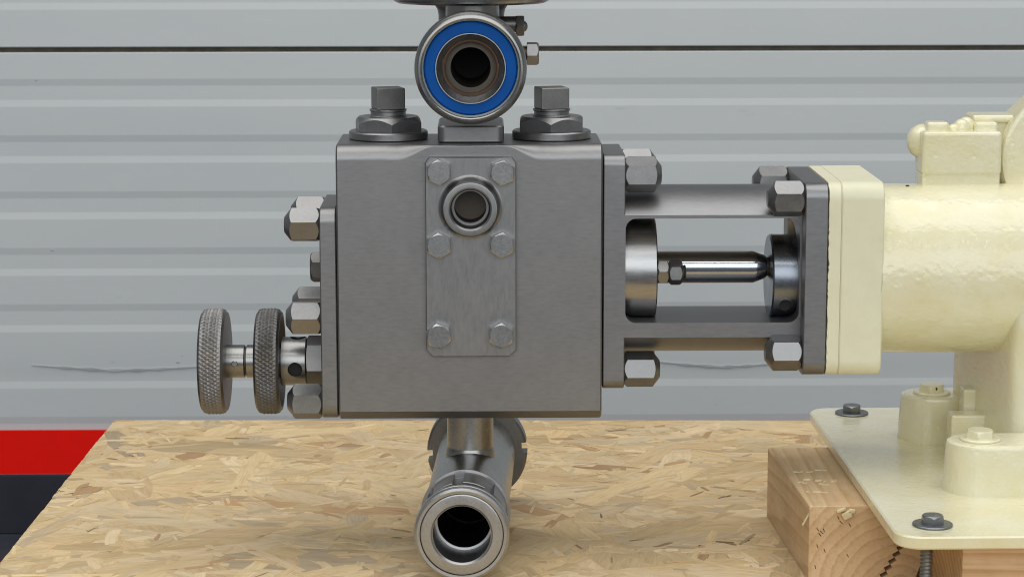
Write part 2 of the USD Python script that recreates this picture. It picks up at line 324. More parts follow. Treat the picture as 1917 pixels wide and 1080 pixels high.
def flake(x, y, L, w, a, z, k, tilt, fleck=False):
    """one strand: a thin splintered sliver with skirts; uv runs along its length"""
    n = 5; t = np.linspace(-.5, .5, n)
    j = lambda s: rng.normal(0, s)
    skew = j(.35)*w
    top = [(tt*L+(skew*.5 if abs(tt) == .5 else 0), w/2*(1+j(.10))*(1 if abs(tt) < .5 else .55+rng.random()*.4)) for tt in t]
    bot = [(tt*L-(skew*.5 if abs(tt) == .5 else 0), -w/2*(1+j(.10))*(1 if abs(tt) < .5 else .55+rng.random()*.4)) for tt in t]
    q = np.array(top+bot[::-1]); uv = q/100.0 + np.array([k*7.31 % 50, k*3.77 % 50])
    c, s = math.cos(a), math.sin(a)
    P = q @ np.array([[c, s], [-s, c]]) + np.array([x, y])
    P[:, 0] = np.maximum(P[:, 0], XLc+rng.random(len(P))*3); P[:, 1] = np.minimum(P[:, 1], YBc-rng.random(len(P))*3)
    zz = z + tilt[0]*q[:, 0]/L + tilt[1]*q[:, 1]/w
    m = 2*n; V = np.vstack([np.c_[P, zz], np.c_[P, zz-1.1]]); Fc = []
    for i in range(n-1):
        Fc += [(i+1, i, m-1-i), (i+1, m-1-i, m-2-i)]
    for i in range(m):
        b = (i+1) % m; Fc += [(i, b, m+b), (i, m+b, m+i)]
    Fc = np.array(Fc)
    if c*1 < -2: Fc = Fc[:, ::-1]
    tint = np.array([.34, .23, .13])*rng.uniform(.7, 1.5) if fleck else np.array([1.0, .96, .92])*TINTS[rng.choice(len(TINTS), p=TW)]*(1+rng.normal(0, .085))
    V = askew((V, Fc))[0]
    return V, Fc, np.vstack([uv, uv]), np.tile(tint, (2*m, 1))
LAY = []
NL = 8000
for k in range(NL):
    big = k > NL-1500
    L = float(np.clip(rng.lognormal(math.log(235 if rng.random() < .6 else 110), .45), 30, 460)); w = float(np.clip(rng.lognormal(math.log(62), .5), 12, 150))
    w = min(w, L*.5)
    if rng.random() < .36: L *= .36; w *= .32
    if k > NL-1300: L, w = rng.uniform(18, 85), rng.uniform(5, 22)
    fleck = rng.random() < .07
    if fleck: L, w = rng.uniform(14, 55), rng.uniform(3.5, 9)
    a = rng.normal(0, .6) if rng.random() < .5 else rng.uniform(0, math.pi)
    x, y = rng.uniform(XL-30, XR), rng.uniform(YF, YB+30)
    if rng.random() < .25: y = rng.uniform(YB-1500, YB+20); x = rng.uniform(XL, XL+2000)
    LAY.append((flake(x, y, L, w, a, ZB-3.2+3.0*k/NL, k, rng.normal(0, .25, 2), fleck), L*w, x, y, k))
top = sorted([q for q in LAY if q[4] > NL-2600 and YB-1450 < q[3] < YB and XL < q[2] < XL+1750], key=lambda q: -q[1])[:280]
ids = {q[4] for q in top}
Vs, Fs, Us, Ts, n = [], [], [], [], 0
for (v, f, uv, t), *_r, k in LAY:
    if k in ids: continue
    Vs.append(v); Fs.append(f+n); Us.append(uv); Ts.append(t); n += len(v)
part(board, 'strand_layer', (np.vstack(Vs), np.vstack(Fs)), 'strand_wood', smooth=False, kind='stuff', uv=np.vstack(Us), tint=np.vstack(Ts))
for (v, f, uv, t), *_r in top:
    part(board, 'strand', (v, f), 'strand_wood', smooth=False, uv=uv, tint=t)

# ------------------------------------------------------------------ the pump
pump = thing('plunger_pump', 'stainless plunger pump head bolted to a cream painted drive, filling the picture', 'pump', (0, YC, ZB))
# pump head block: top front edge is rounded at both sides and runs out flush behind the cover plate
xl, xr = at(631, 525, 0)[0], at(1127.5, 525, 0)[0]
zt, zb_ = at(880, 268.5, 30)[2], at(880, 783, 13)[2]
DB = 240.0
def head_ring(x, r, ins=0.0):
    pts = []; n = 8; c = 17.0-ins*.4
    y0, y1, z0, z1 = ins, DB-ins, zb_+ins, zt-ins
    pts += [(y0, z0+c), (y0, z0+c+6)]
    rr = max(r-ins*.5, 1.0)
    for k in range(n+1):
        a = math.pi/2*k/n; pts.append((y0+rr-rr*math.cos(a), z1-rr+rr*math.sin(a)))
    rb = 29-ins
    for k in range(n+1):
        a = math.pi/2*k/n; pts.append((y1-rb+rb*math.sin(a), z1-rb+rb*math.cos(a)))
    pts += [(y1, z0+c), (y1-c, z0), (y0+c, z0)]
    return np.array([(x, y, z) for y, z in pts])
xa, xb, xc, xd = at(744, 285, 0)[0], at(815, 285, 0)[0], at(945, 285, 0)[0], at(1013, 285, 0)[0]
def rad(x):
    s = lambda t: t*t*(3-2*t)
    if x <= xa or x >= xd: r = 29.0
    elif x < xb: r = 29-26*s((x-xa)/(xb-xa))
    elif x > xc: r = 29-26*s((xd-x)/(xd-xc))
    else: r = 3.0
    return r
st = [(xl, 3.0), (xl+3, 0.0)] + [(x, 0.0) for x in np.r_[np.linspace(xa-20, xb+5, 26), np.linspace(xc-5, xd+20, 26)]] + [(xr-3, 0.0), (xr, 3.0)]
RG = [head_ring(x, rad(x), i) for x, i in st]; n = len(RG[0]); V = np.vstack(RG); Fc = []
for k in range(len(RG)-1):
    for i in range(n):
        a, b = k*n+i, k*n+(i+1) % n; Fc += [(a, b, b+n), (a, b+n, a+n)]
for i in range(1, n-1):
    Fc += [(0, i+1, i), ((len(RG)-1)*n, (len(RG)-1)*n+i, (len(RG)-1)*n+i+1)]
head_m = trimesh.Trimesh(V, np.array(Fc), process=False); trimesh.repair.fix_normals(head_m)
head_m = man(head_m) - man(place(cyl(36, -60, 60, 64, .1), 'y', (XZ(880.5, 391, -40)[0], 0, XZ(880.5, 391, -40)[1])))
head = part(pump, 'head_block', head_m, 'block_steel', smooth=28)

# cover plate with nozzle and six hexagon bolts on the front of the block
xp0, xp1 = at(797, 480, -12)[0], at(966.5, 480, -12)[0]; zp1, zp0 = at(880, 294, -12)[2], at(880, 667, -12)[2]
w, h = xp1-xp0, zp1-zp0; ch = 13; cx, cz = (xp0+xp1)/2, (zp0+zp1)/2
poly = [(-w/2+ch*.6, h/2), (-w/2, h/2-ch*.8), (-w/2, -h/2+ch), (-w/2+ch, -h/2), (w/2-ch, -h/2), (w/2, -h/2+ch), (w/2, h/2-ch*.8), (w/2-ch*.6, h/2)]
pv, pf = prism(poly, 0, 16, 1.6, 'z'); pv = np.c_[pv[:, 0]+cx, -pv[:, 2]+.5, pv[:, 1]+cz]
# hole in the plate for the nozzle's bore
nx, nz = XZ(880.5, 391, -40)
def faces_y(prof, c, n=96, flip=True): return place(rev(prof, n), 'y', c, flip=flip)
plate = man((pv, pf)) - man(place(cyl(30, -60, 60, 48), 'y', (nx, 0, nz)))
cover = part(pump, 'cover_plate', plate, 'plate_steel', smooth=25)
# profile z grows towards the camera once flipped
noz = [(35, -2), (60, -2), (60, 15.7), (57, 16.3), (54, 19), (52, 24), (51, 30), (51, 46), (49.5, 48.5), (46, 49), (40, 49), (37, 46), (36, 40)]
for q in range(6): noz += [(34.5, 37-q*6), (36, 34-q*6)]
part(cover, 'nozzle', faces_y(noz, (nx, 0, nz)), 'plate_steel')
part(cover, 'nozzle_bore', place(man(place(rev([(0, -59), (35.7, -59), (35.7, -8), (34, -10), (33.5, -46), (31, -48), (0, -49)], 64), 'z')), 'y', (nx, 0, nz), flip=True), 'dark_steel')
for bx, by, sp in ((822, 322, 6), (940.5, 323, -8), (821.5, 459, 2), (939.5, 458, -5), (821.5, 628, 12), (938, 627, -3)):
    X, Z = XZ(bx, by, -26)
    part(cover, 'bolt', place(hexa(42.5, 21, base_ch=.02, top_ch=.06), 'y', (X, -15.3, Z), spin=sp, flip=True), 'bolt_steel', smooth=25)

# left end cover with cap nuts
xe0, xe1 = at(599.5, 560, 4)[0], xl-1.5
ze1, ze0 = at(616, 386.5, 30)[2], at(616, 784, 12)[2]
sec = rrect(234, ze1-ze0, 28)
end = part(pump, 'end_cover', prism(sec, xe0, xe1, 2.0, 'x', (0, YC, (ze0+ze1)/2)), 'block_steel', smooth=25)
NUT = hexa(59, 67, tip=15, base_ch=.12)
NUTS = hexa(59, 69, tip=17, base_ch=.12)
def cap_nut(parent, px, py, Y, spin, left=True, x=None, m=None):
    X, Z = XZ(px, py, Y); X = X if x is None else x
    return part(parent, 'cap_nut', place(m or NUT, 'x', (X, Y, Z), spin=spin, flip=left), 'nut_steel', smooth=22)
zr_ = [XZ(570, p, 40)[1] for p in (420, 594, 750)]
for i, (z, s) in enumerate(zip(zr_, (14.5, 5, 30))):
    part(end, 'cap_nut', place(NUT, 'x', (xe0-.5, 40, z), spin=s, flip=True), 'nut_steel', smooth=22)
for z, s in zip(zr_, (20, 26, 15)):
    part(end, 'cap_nut', place(NUT, 'x', (xe0-.5, 198, z), spin=s, flip=True), 'nut_steel', smooth=22)
X, Z = XZ(590, 499, 105)
part(end, 'hexagon_plug', place(hexa(52, 24), 'x', (xe0-.2, 105, Z), spin=25, flip=True), 'dull_steel', smooth=22)

# adjusting valve on the left: hub, spindle and two knurled handwheels
def knob_mesh(R, W, face, n=800, m=26):
    """diamond knurled rim, chamfered, closed by turned faces"""
    V = []; th = np.linspace(0, 2*math.pi, n, endpoint=False)
    tw = lambda t: 1-2*np.abs((t % 1.0)-.5)
    for j in range(m+1):
        a = W*(.09+.82*j/m); N = 76
        k = a/(2*math.pi*R/N)*.62
        g = np.minimum(tw(th/(2*math.pi)*N+k), tw(th/(2*math.pi)*N-k))
        e = min(1, 6*min(j, m-j)/m)
        r = R-2.6+3.2*g*e
        V.append(np.c_[r*np.cos(th), r*np.sin(th), np.full(n, a)])
    V = np.vstack(V); Fc = []
    for j in range(m):
        i = np.arange(n); a = j*n+i; b = j*n+(i+1) % n
        Fc += [np.c_[a, b, b+n], np.c_[a, b+n, a+n]]
    return V, np.vstack(Fc)
AXZ = XZ(500, 675, YC)[1]
def xk(px): return at(px, 675, YC)[0]
Rk = 99*(at(501, 675, YC)[0]-at(500, 675, YC)[0])
hubx0, hubx1 = xk(527), xe0-.5
hub = man(place(cyl(47, 0, hubx1-hubx0-34, 80, 2), 'x', (hubx0, YC, AXZ)))
X, Z = XZ(552, 691, 75); hub = hub - man(place(cyl(14, -40, 70, 40, .5), 'y', (X, 78, Z)))
X, Z = XZ(556, 632, 100); hub = hub - man(place(cyl(15, -60, 25, 40, .5), 'z', (X, YC, AXZ+44)))
hubp = part(pump, 'valve_hub', hub, 'pipe_steel')
part(hubp, 'hexagon_collar', place(hexa(86, 34, base_ch=.03, top_ch=.03), 'x', (hubx1-34, YC, AXZ), spin=12), 'dull_steel', smooth=22)
for a, b, r in ((xk(415), xk(459), 32), (xk(462), xk(530), 32), (xk(457), xk(464), 27)):
    sp_ = part(hubp, 'spindle', place(cyl(r, 0, b-a, 64, 1.2), 'x', (a, YC, AXZ)), 'pipe_steel') if r > 30 else part(hubp, 'spindle_groove', place(cyl(r, 0, b-a, 48, .5), 'x', (a, YC, AXZ)), 'dark_steel')
X, Z = XZ(552, 691, 75)
part(hubp, 'hole_shade_plug', place(cyl(13.9, 0, 20, 40, .3), 'y', (X, 86, Z)), 'black_bore')  # black plug inside the drilled hole, its colour stands in for shade
X, Z = XZ(439, 680, YC-31)
part(hubp, 'pin', place(cyl(6, -2, 3, 24, 1), 'y', (X, YC-31, Z), flip=True), 'bright_steel')
part(hubp, 'spindle_collar', place(cyl(30, 0, 14, 48, 1), 'x', (xk(414), YC, AXZ)), 'dark_steel')
for pa, pb_, dish in ((374, 427, False), (477, 529, True)):
    a, b = xk(pa)+5, xk(pb_)-1; W = b-a
    kn = part(pump, 'handwheel', place(knob_mesh(Rk, W, 0), 'x', (a, YC, AXZ)), 'knurled_dark' if dish else 'knurled_steel', smooth=20)
    R1 = Rk-3.5; c0, c1 = W*.09, W*.91
    if dish: fp = [(0, 0), (R1-5, 0), (R1, c0), (R1, c1), (R1-4, W), (R1-10, W), (R1-13, W-16), (40, W-18), (0, W-18)]
    else: fp = [(0, 0), (R1-5, 0), (R1, c0), (R1, c1), (R1-4, W), (0, W)]
    part(kn, 'wheel_disc', place(rev(fp, 128), 'x', (a, YC, AXZ)), 'dull_steel', smooth=25)

# lantern frame: end flange, round body with flats and windows, square flange
xf0, xf1 = at(1129.5, 500, 10)[0], at(1170, 500, 10)[0]
zf1, zf0 = at(1150, 289, 32)[2], at(1150, 728, 20)[2]
fl1 = man(prism(rrect(222, zf1-zf0, 20), xf0, xf1, 1.5, 'x', (0, YC+1, (zf0+zf1)/2)))
zax = XZ(1330, 501, YC)[1]; RT = 160.0
xg0, xg1 = at(1506.5, 520, -38)[0], at(1549, 520, -38)[0]
zg1, zg0 = at(1530, 343, -12)[2], at(1530, 703, -20)[2]
fl2 = man(prism(rrect(312, zg1-zg0, 27), xg0, xg1, 1.5, 'x', (0, YC, (zg0+zg1)/2)))
body = man(place(rev([(0, 0), (RT, 0), (RT, xg0-xf1+6), (0, xg0-xf1+6)], 160), 'x', (xf1-3, YC, zax)))
body = body ^ man(rbox(xf0, xg1, 10, 192, zax-400, zax+400, 1))
wx0, wx1 = at(1171, 500, 10)[0], at(1497, 500, 10)[0]; wz1, wz0 = at(1330, 409.5, 10)[2], at(1330, 604.5, 10)[2]
win = man(prism(rrect(wx1-wx0, wz1-wz0, 20, 8), -300, 600, 0, 'z'))
wv, wf = tri(win); wv = np.c_[wv[:, 0]+(wx0+wx1)/2, wv[:, 2], wv[:, 1]+(wz0+wz1)/2]; wf = wf[:, ::-1]
lant = (fl1 + body + fl2) - man((wv, wf)) - man(place(cyl(101, -40, 28, 96, .1), 'x', (wx0+30, YC, zax)))
lant = lant - man(place(cyl(88, -30, 60, 96, .1), 'x', (wx1-12, YC, zax)))
frame = part(pump, 'lantern_frame', lant, 'frame_steel', smooth=25)
for py, s in ((327, 27), (690.5, 19)):
    X, Z = XZ(1171, py, 48)
    part(frame, 'cap_nut', place(NUTS, 'x', (xf1+.5, 48, Z), spin=s), 'nut_steel', smooth=22)
    part(frame, 'cap_nut', place(NUTS, 'x', (xf1+.5, 192, Z), spin=s+14), 'nut_steel', smooth=22)
for py, s in ((373, 22), (661, 45)):
    X, Z = XZ(1505, py, -2)
    part(frame, 'cap_nut', place(NUT, 'x', (xg0-.5, 0, Z), spin=s, flip=True), 'nut_steel', smooth=22)
    part(frame, 'cap_nut', place(NUT, 'x', (xg0-.5, 240, Z), spin=s+9, flip=True), 'nut_steel', smooth=22)
# gland, plunger rod, lock nuts, coupling
xga = at(1229, 500, 60)[0]
part(pump, 'gland', place(cyl(99, 0, xga-wx0+28, 128, 2), 'x', (wx0-28, YC, zax)), 'gland_steel')
xr1, xr0 = at(1434, 500, YC)[0], xga-20; zrod = XZ(1330, 500, YC)[1]
rod = part(pump, 'plunger_rod', place(rev([(0, 0), (31, 0), (31, xr1-xr0-26), (23, xr1-xr0-4), (20, xr1-xr0), (0, xr1-xr0)], 96), 'x', (xr0, YC, zrod)), 'rod_chrome')
part(rod, 'neck', place(cyl(18, 0, 40, 48, 1), 'x', (xr1-2, YC, zrod)), 'brown_rubber')
xs0 = at(1231, 510, 45)[0]
stud = part(pump, 'lock_nut', place(hexa(41, 21, base_ch=.1, top_ch=.1), 'x', (xga+.3, 45, XZ(1240, 510, 45)[1]), spin=49), 'nut_steel', smooth=22)
zl = XZ(1240, 510, 45)[1]
part(pump, 'lock_nut', place(hexa(42, 25, base_ch=.12, top_ch=.12), 'x', (xga+22.5, 45, zl), spin=28), 'nut_steel', smooth=22)
thr = [(0, 0)]+[(14-(k % 2)*1.6, k*2.0) for k in range(28)]+[(0, 56)]
part(pump, 'lock_stud', place(rev(thr, 40), 'x', (xga, 45, zl)), 'dull_steel', smooth=20)
xcp0, xcp1 = at(1436, 515, YC)[0], at(1502, 515, 60)[0]; zcp = XZ(1460, 522, 70)[1]
cp = man(place(rev([(0, 0), (77, 0), (80, 3), (80, xcp1-xcp0), (0, xcp1-xcp0)], 96), 'x', (xcp0, 104, zcp)))
X, Z = XZ(1468, 570, 50)
cp = cp - man(place(cyl(11.5, -20, 110, 40, .3), 'y', (X, 30, Z)))
cpp = part(pump, 'coupling', cp, 'coupling_steel')
part(cpp, 'hole_shade_plug', place(cyl(11.4, 0, 20, 40, .3), 'y', (X, 42, Z)), 'black_bore')  # black plug painting in the darkness of the coupling hole

# valve plugs on top of the block
ztop = zt
def valve_plug(px, spin_hex, spin_sq):
    X = at(px, 240, YC)[0]; zz = lambda py: XZ(px, py, YC)[1]
    sc = 1.027
    hx = hexa(117*sc*.985, 27, base_ch=.01, top_ch=.10)
    p = part(pump, 'valve_plug', place(hx, 'z', (X, YC, ztop+16), spin=spin_hex), 'nut_steel', smooth=22)
    part(p, 'washer', place(cyl(73*sc, 0, 16, 96, 2.5), 'z', (X, YC, ztop+.2)), 'nut_steel')
    h0 = ztop+16+27
    part(p, 'neck', place(rev([(0, 0), (36, 0), (36, 3), (33.5, 5), (33.5, 11), (35.5, 13), (35.5, 15), (34, 16), (0, 16)], 64), 'z', (X, YC, h0-2)), 'nut_steel')
    a = 37.5*sc*math.sqrt(2)
    sq = prism(rrect(a, a, 1.5, 2), 0, 41, 1.5, 'z')
    part(p, 'square_head', place(sq, 'z', (X, YC, h0+13.5), spin=spin_sq), 'dull_steel', smooth=25)
valve_plug(727.5, 38, 14.5); valve_plug(1033, 27, 14.5)

# discharge tee above the block
Xp, _ = XZ(882, 250, 60)
pz1 = XZ(882, 236, 30)[1]
pad = part(pump, 'discharge_tee', prism(rrect(124, 180, 16), zt+.3, pz1, 3, 'z', (Xp, YC, 0)), 'block_steel', smooth=25)
YRf = -62.0
rx, rz = XZ(881.5, 129.5, YRf); k = (at(882, 129, YRf)[0]-at(881, 129, YRf)[0])
R = lambda r: r*k
# away from the camera = +z of the profile
ringp = [(R(92), 10), (R(92.5), 1.5), (R(94.5), 0), (R(98), .5), (R(101), 4), (R(102), 8), (R(103.5), 10), (R(105.5), 14), (R(106), 20), (R(106), 54), (R(103), 60), (R(62), 62), (R(62), 22), (R(92), 22)]
part(pad, 'union_ring', place(rev(ringp, 144), 'y', (rx, YRf, rz)), 'pipe_steel')
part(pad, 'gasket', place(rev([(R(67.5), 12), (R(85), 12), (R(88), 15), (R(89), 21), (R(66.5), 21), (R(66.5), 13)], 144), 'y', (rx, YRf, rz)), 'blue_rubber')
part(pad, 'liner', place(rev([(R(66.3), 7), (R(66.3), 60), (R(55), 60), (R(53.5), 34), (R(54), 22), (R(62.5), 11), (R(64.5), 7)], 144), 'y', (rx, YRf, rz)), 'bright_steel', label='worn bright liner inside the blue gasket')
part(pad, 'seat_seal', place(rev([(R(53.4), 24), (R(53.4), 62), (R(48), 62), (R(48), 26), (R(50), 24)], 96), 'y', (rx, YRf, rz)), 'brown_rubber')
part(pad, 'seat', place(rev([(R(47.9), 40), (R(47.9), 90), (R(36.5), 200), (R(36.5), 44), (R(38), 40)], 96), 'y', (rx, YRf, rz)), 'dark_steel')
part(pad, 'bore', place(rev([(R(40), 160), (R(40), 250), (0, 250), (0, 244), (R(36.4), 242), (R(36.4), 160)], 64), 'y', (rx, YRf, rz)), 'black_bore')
zt2 = XZ(882, -30, YC)[1]
part(pad, 'body_pipe', place(rev([(R(64), 62), (R(66), 62), (R(66), 300), (R(64), 300)], 96), 'y', (rx, YRf, rz)), 'pipe_steel')
Xv = at(885, 20, 90)[0]
part(pad, 'riser', place(cyl(R(52), 0, 230, 96, 1), 'z', (Xv, 92, rz+56)), 'pipe_steel')
Xv2 = at(883, 20, 135)[0]; zd = XZ(882, 9, 0)[1]; zdd = zd-rz
part(pad, 'riser_neck', place(rev([(0, 56), (R(64), 56), (R(64), zdd-26), (R(66), zdd-15), (R(72), zdd-6), (R(84), zdd+2), (0, zdd+2)], 96), 'z', (Xv2, 138, rz)), 'dull_steel')
part(pad, 'top_flange', place(rev([(0, 0), (138, 0), (146, 4), (149, 12), (149, 22), (144, 30), (0, 30)], 144), 'z', (Xv2, 120, XZ(882, 12, -25)[1])), 'pipe_steel')
# side screws of the tee
zz = XZ(960, 46, YC)[1]; X0 = at(938, 46, YC)[0]
part(pad, 'side_boss', place(cyl(15, 0, at(968, 46, YC)[0]-X0, 48, 1), 'x', (X0, YC, zz)), 'dull_steel')
part(pad, 'side_nut', place(hexa(37, 16), 'x', (at(966, 46, YC)[0], YC, XZ(975, 49, YC)[1]), spin=0), 'dull_steel', smooth=22)
part(pad, 'side_stud', place(rev([(0, 0), (11, 0), (11, 14), (9, 19), (5, 22), (0, 23)], 40), 'x', (at(966, 46, YC)[0], YC, XZ(975, 50, YC)[1])), 'dull_steel')
zz = XZ(990, 101, 40)[1]; X0 = at(960, 101, 40)[0]
part(pad, 'side_screw', place(hexa(39, 22, base_ch=.02), 'x', (at(987, 101, 40)[0], 40, zz), spin=6), 'nut_steel', smooth=22)
part(pad, 'side_screw_shank', place(cyl(13, 0, at(988, 101, 40)[0]-X0, 40, 1), 'x', (X0, 40, zz)), 'dark_steel')

# suction tee below: stub, cross pipe, slotted union nuts
RZ = -2.4
zs = XZ(866, 994, -214)[1]; xs_, _z = XZ(880, 860, YC)
piv = (xs_, YC, zs)
# tilt: the pipe drops slightly towards the front in view; lay it level at the height of its front ring
zs = (XZ(864, 994, -214)[1])-3; piv = (xs_, YC-4, zs)
def tee(m, spin=0): return place(m, 'y', piv, spin=spin, rz=RZ, pivot=piv)
sk = 0.955
tube = man(tee(rev([(54, -300), (66, -300), (66, -186), (79, -186), (79, 345), (54, 345)], 128)))
stub = man(place(cyl(45, 0, zb_-zs+4, 96, .1), 'z', (xs_, YC, zs)))
fillet = man(place(rev([(0, 0), (50, 60), (48, 76), (46, 82), (45, 85), (0, 85)], 96), 'z', (xs_, YC, zs)))
teeb = (tube + (stub - man(tee(cyl(70, -200, 200, 64)))) + (fillet - man(tee(cyl(70, -200, 200, 64)))))
suct = part(pump, 'suction_tee', teeb, 'pipe_steel', smooth=25)
lin = [(51, -318), (54, -321), (69, -321), (71.5, -319.5), (72, -316), (73, -321), (78, -321.5), (82, -319), (83.5, -314), (83, -308), (80, -306), (80, -303), (82.5, -301), (82.5, -294), (78, -290), (74, -289), (74, -285), (50.5, -285), (50.5, -318)]
part(suct, 'threaded_end', tee(rev([(r*1.045, z*1.08+4) for r, z in lin], 128)), 'bright_steel')
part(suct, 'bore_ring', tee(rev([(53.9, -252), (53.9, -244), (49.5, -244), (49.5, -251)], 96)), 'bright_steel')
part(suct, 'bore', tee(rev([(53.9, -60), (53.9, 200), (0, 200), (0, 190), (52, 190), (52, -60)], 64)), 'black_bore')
def slotted(r, a0, a1, ri, ns, sw, sd, lip, ph=0):
    m = rev([(ri, a0), (r-3, a0), (r-2, a0+1), (r-2, a1-lip), (r+3, a1-lip+1), (r+3, a1-1.5), (r+1, a1), (ri, a1)], 128)
    for q in range(ns):
        m = m - man(place(rbox(r-sd, r+30, -sw/2, sw/2, a0-8, a1-lip, .5), 'z', spin=ph+360/ns*q))
    return m
part(suct, 'slotted_nut', tee(slotted(81, -268, -186.5, 65, 8, 20, 12, 8, -8)), 'nut_steel', smooth=25)
bn = rev([(74, 300), (100, 300), (104, 305), (104, 342), (101, 346), (74, 346)], 128)
for q in range(4): bn = bn - man(place(rbox(92, 130, -11, 11, 290, 360, .5), 'z', spin=85+90*q))
part(suct, 'union_nut', tee(bn), 'dull_steel', smooth=25)

# ------------------------------------------------------------------ cream drive housing
def lumpy_barrel(r, L, c, n=300, m=260):
    """rough cast barrel: fine unevenness all over and a scatter of small lumps low on its front"""
    t = np.linspace(0, 2*math.pi, n, endpoint=False); a = np.linspace(0, L, m)
    A, T = np.meshgrid(a, t, indexing='ij'); P = np.stack([A, r*np.cos(T), r*np.sin(T)], -1)
    d = 1.6*(meshkit.fbm(P/26, 4, 3)-.5)+.9*(meshkit.fbm(P/9, 3, 5)-.5)
    low = np.exp(-((P[..., 2]+25)/34)**2)
    d += low*2.6*np.clip(meshkit.noise(P/11, 9)-.66, 0, 1)*3 + 2.2*np.clip(meshkit.noise(P/8, 11)-.86, 0, 1)*5
    rr = r+.6*d; V = np.stack([A, rr*np.cos(T), rr*np.sin(T)], -1).reshape(-1, 3)+np.array(c); Fc = []
    i = np.arange(n); j = (i+1) % n
    for k in range(m-1):
        p, q = k*n+i, k*n+j; Fc += [np.c_[p, q+n, q], np.c_[p, p+n, q+n]]
    tm = trimesh.Trimesh(V, np.vstack(Fc), process=False)
    if np.dot(tm.face_normals[50*n], tm.triangles_center[50*n]-np.array([tm.triangles_center[50*n][0], c[1], c[2]])) < 0: tm.invert()
    return tm
cx0, cx1 = at(1573, 520, -40)[0], at(1653.5, 520, -40)[0]
zc1, zc0 = at(1600, 341, -14)[2], at(1600, 704, -22)[2]
hous = part(pump, 'drive_housing', lumpy_barrel(162, 900, (cx1-2, YC, XZ(1750, 502, YC)[1])), 'cream_paint', smooth=25)
part(hous, 'mounting_flange', prism(rrect(322, zc1-zc0, 32, 8), cx0+.3, cx1, 2.5, 'x', (0, YC, (zc0+zc1)/2)), 'cream_matt', smooth=40)
# the thin plate between the flanges, its paint torn back unevenly along the bare steel edge
sec = rrect(321, zc1-zc0-1, 31.5, 8); secd = Polygon(sec); N = 260
V = []; bd = secd.exterior
for q in range(N):
    p = bd.interpolate(q/N, normalized=True); j = rng.normal(0, .9)+1.8*math.sin(q*.9)*rng.random()
    V += [(xg1+.4+abs(j)*.8, p.x, p.y), (cx0-.4, p.x, p.y)]
V = np.array(V)+np.array([0, YC, (zc0+zc1)/2]); Fc = []
for q in range(N):
    a, b = 2*q, 2*((q+1) % N); Fc += [(a, b, b+1), (a, b+1, a+1)]
cap = len(V); V = np.vstack([V, [(xg1+1.2, YC, (zc0+zc1)/2), (cx0-.4, YC, (zc0+zc1)/2)]])
for q in range(N):
    a, b = 2*q, 2*((q+1) % N); Fc += [(b, a, cap), (a+1, b+1, cap+1)]
tm = trimesh.Trimesh(V, np.array(Fc), process=False); trimesh.repair.fix_normals(tm)
part(hous, 'spacer_plate', tm, 'cream_matt', smooth=30)
# inspection box on top of the housing, and lugs behind it
zh = XZ(1750, 502, YC)[1]
bx0, bx1 = at(1727, 300, 105)[0], at(1876, 300, 105)[0]; bz1 = at(1800, 248, 105)[2]; bz0 = at(1800, 331, 105)[2]
part(hous, 'inspection_box', rbox(bx0, bx1, 105, 185, bz0, bz1, 8, 4), 'cream_paint', smooth=40)
part(hous, 'box_foot', rbox(bx0+1, bx1-2, 108, 182, zh+100, bz0+4, 3), 'cream_paint', smooth=40)
X, Z = XZ(1730, 267, 150)
part(hous, 'round_cap', place(rev([(0, 0), (14, 2), (25, 9), (32, 20), (34, 32), (34, 60), (0, 60)], 64), 'x', (X-30, 165, Z)), 'cream_paint', smooth=40)
part(hous, 'box_base', rbox(bx0+24, bx1+20, 180, 235, zh+100, bz1-20, 8), 'cream_paint', smooth=40)
x0, z0 = XZ(1733, 245, 140); x1, z1 = XZ(1776, 229, 140)
part(hous, 'lug', rbox(x0, x1, 126, 165, z0-10, z1, 7, 4), 'cream_paint', smooth=40)
for px, py, r, Y in ((1800, 242, 17, 150), (1809, 238, 17, 165), (1785, 246, 12, 142)):
    X, Z = XZ(px, py, Y)
    g = trimesh.creation.icosphere(3, r); g.vertices *= (1, 1, 1.1); g.apply_translation((X, Y, Z))
    part(hous, 'paint_blob', (g.vertices, g.faces), 'cream_paint', smooth=60)
x0, z0 = XZ(1822, 243, 160); x1, z1 = XZ(1852, 229, 160)
part(hous, 'lug', rbox(x0, x1+14, 142, 178, z0-12, z1, 6, 4), 'cream_paint', smooth=40)
x0, z0 = XZ(1834, 229, 150); _x, z1 = XZ(1834, 216, 150)
part(hous, 'top_plate', rbox(at(1822, 220, 175)[0], x0+260, 178, 255, z0-6, z1-4, 6, 4), 'cream_paint', smooth=40)
part(hous, 'box_back', rbox(at(1836, 260, 190)[0], x0+230, 186, 248, zh+100, z0+2, 8, 4), 'cream_paint', smooth=40)
X, Z = XZ(2008, 300, 150)
part(hous, 'gear_case', place(rev([(0, 0), (126, 0), (134, 3), (138, 10), (138, 90), (0, 90)], 128), 'y', (X, 150, Z)), 'cream_paint', smooth=35)
part(hous, 'gear_case_hub', rbox(at(1874, 300, 200)[0], X+200, 190, 280, zh+60, XZ(1880, 245, 200)[1], 10), 'cream_paint', smooth=40)
q = [XZ(px, py, 250) for px, py in ((1885, 214), (1922, 180), (2010, 110), (2010, 230), (1885, 230))]
part(hous, 'web', man((lambda v, f: (np.c_[v[:, 0], v[:, 2], v[:, 1]], f[:, ::-1]))(*tri(prism(q, 230, 270, 3, 'z')))), 'cream_paint', smooth=35)

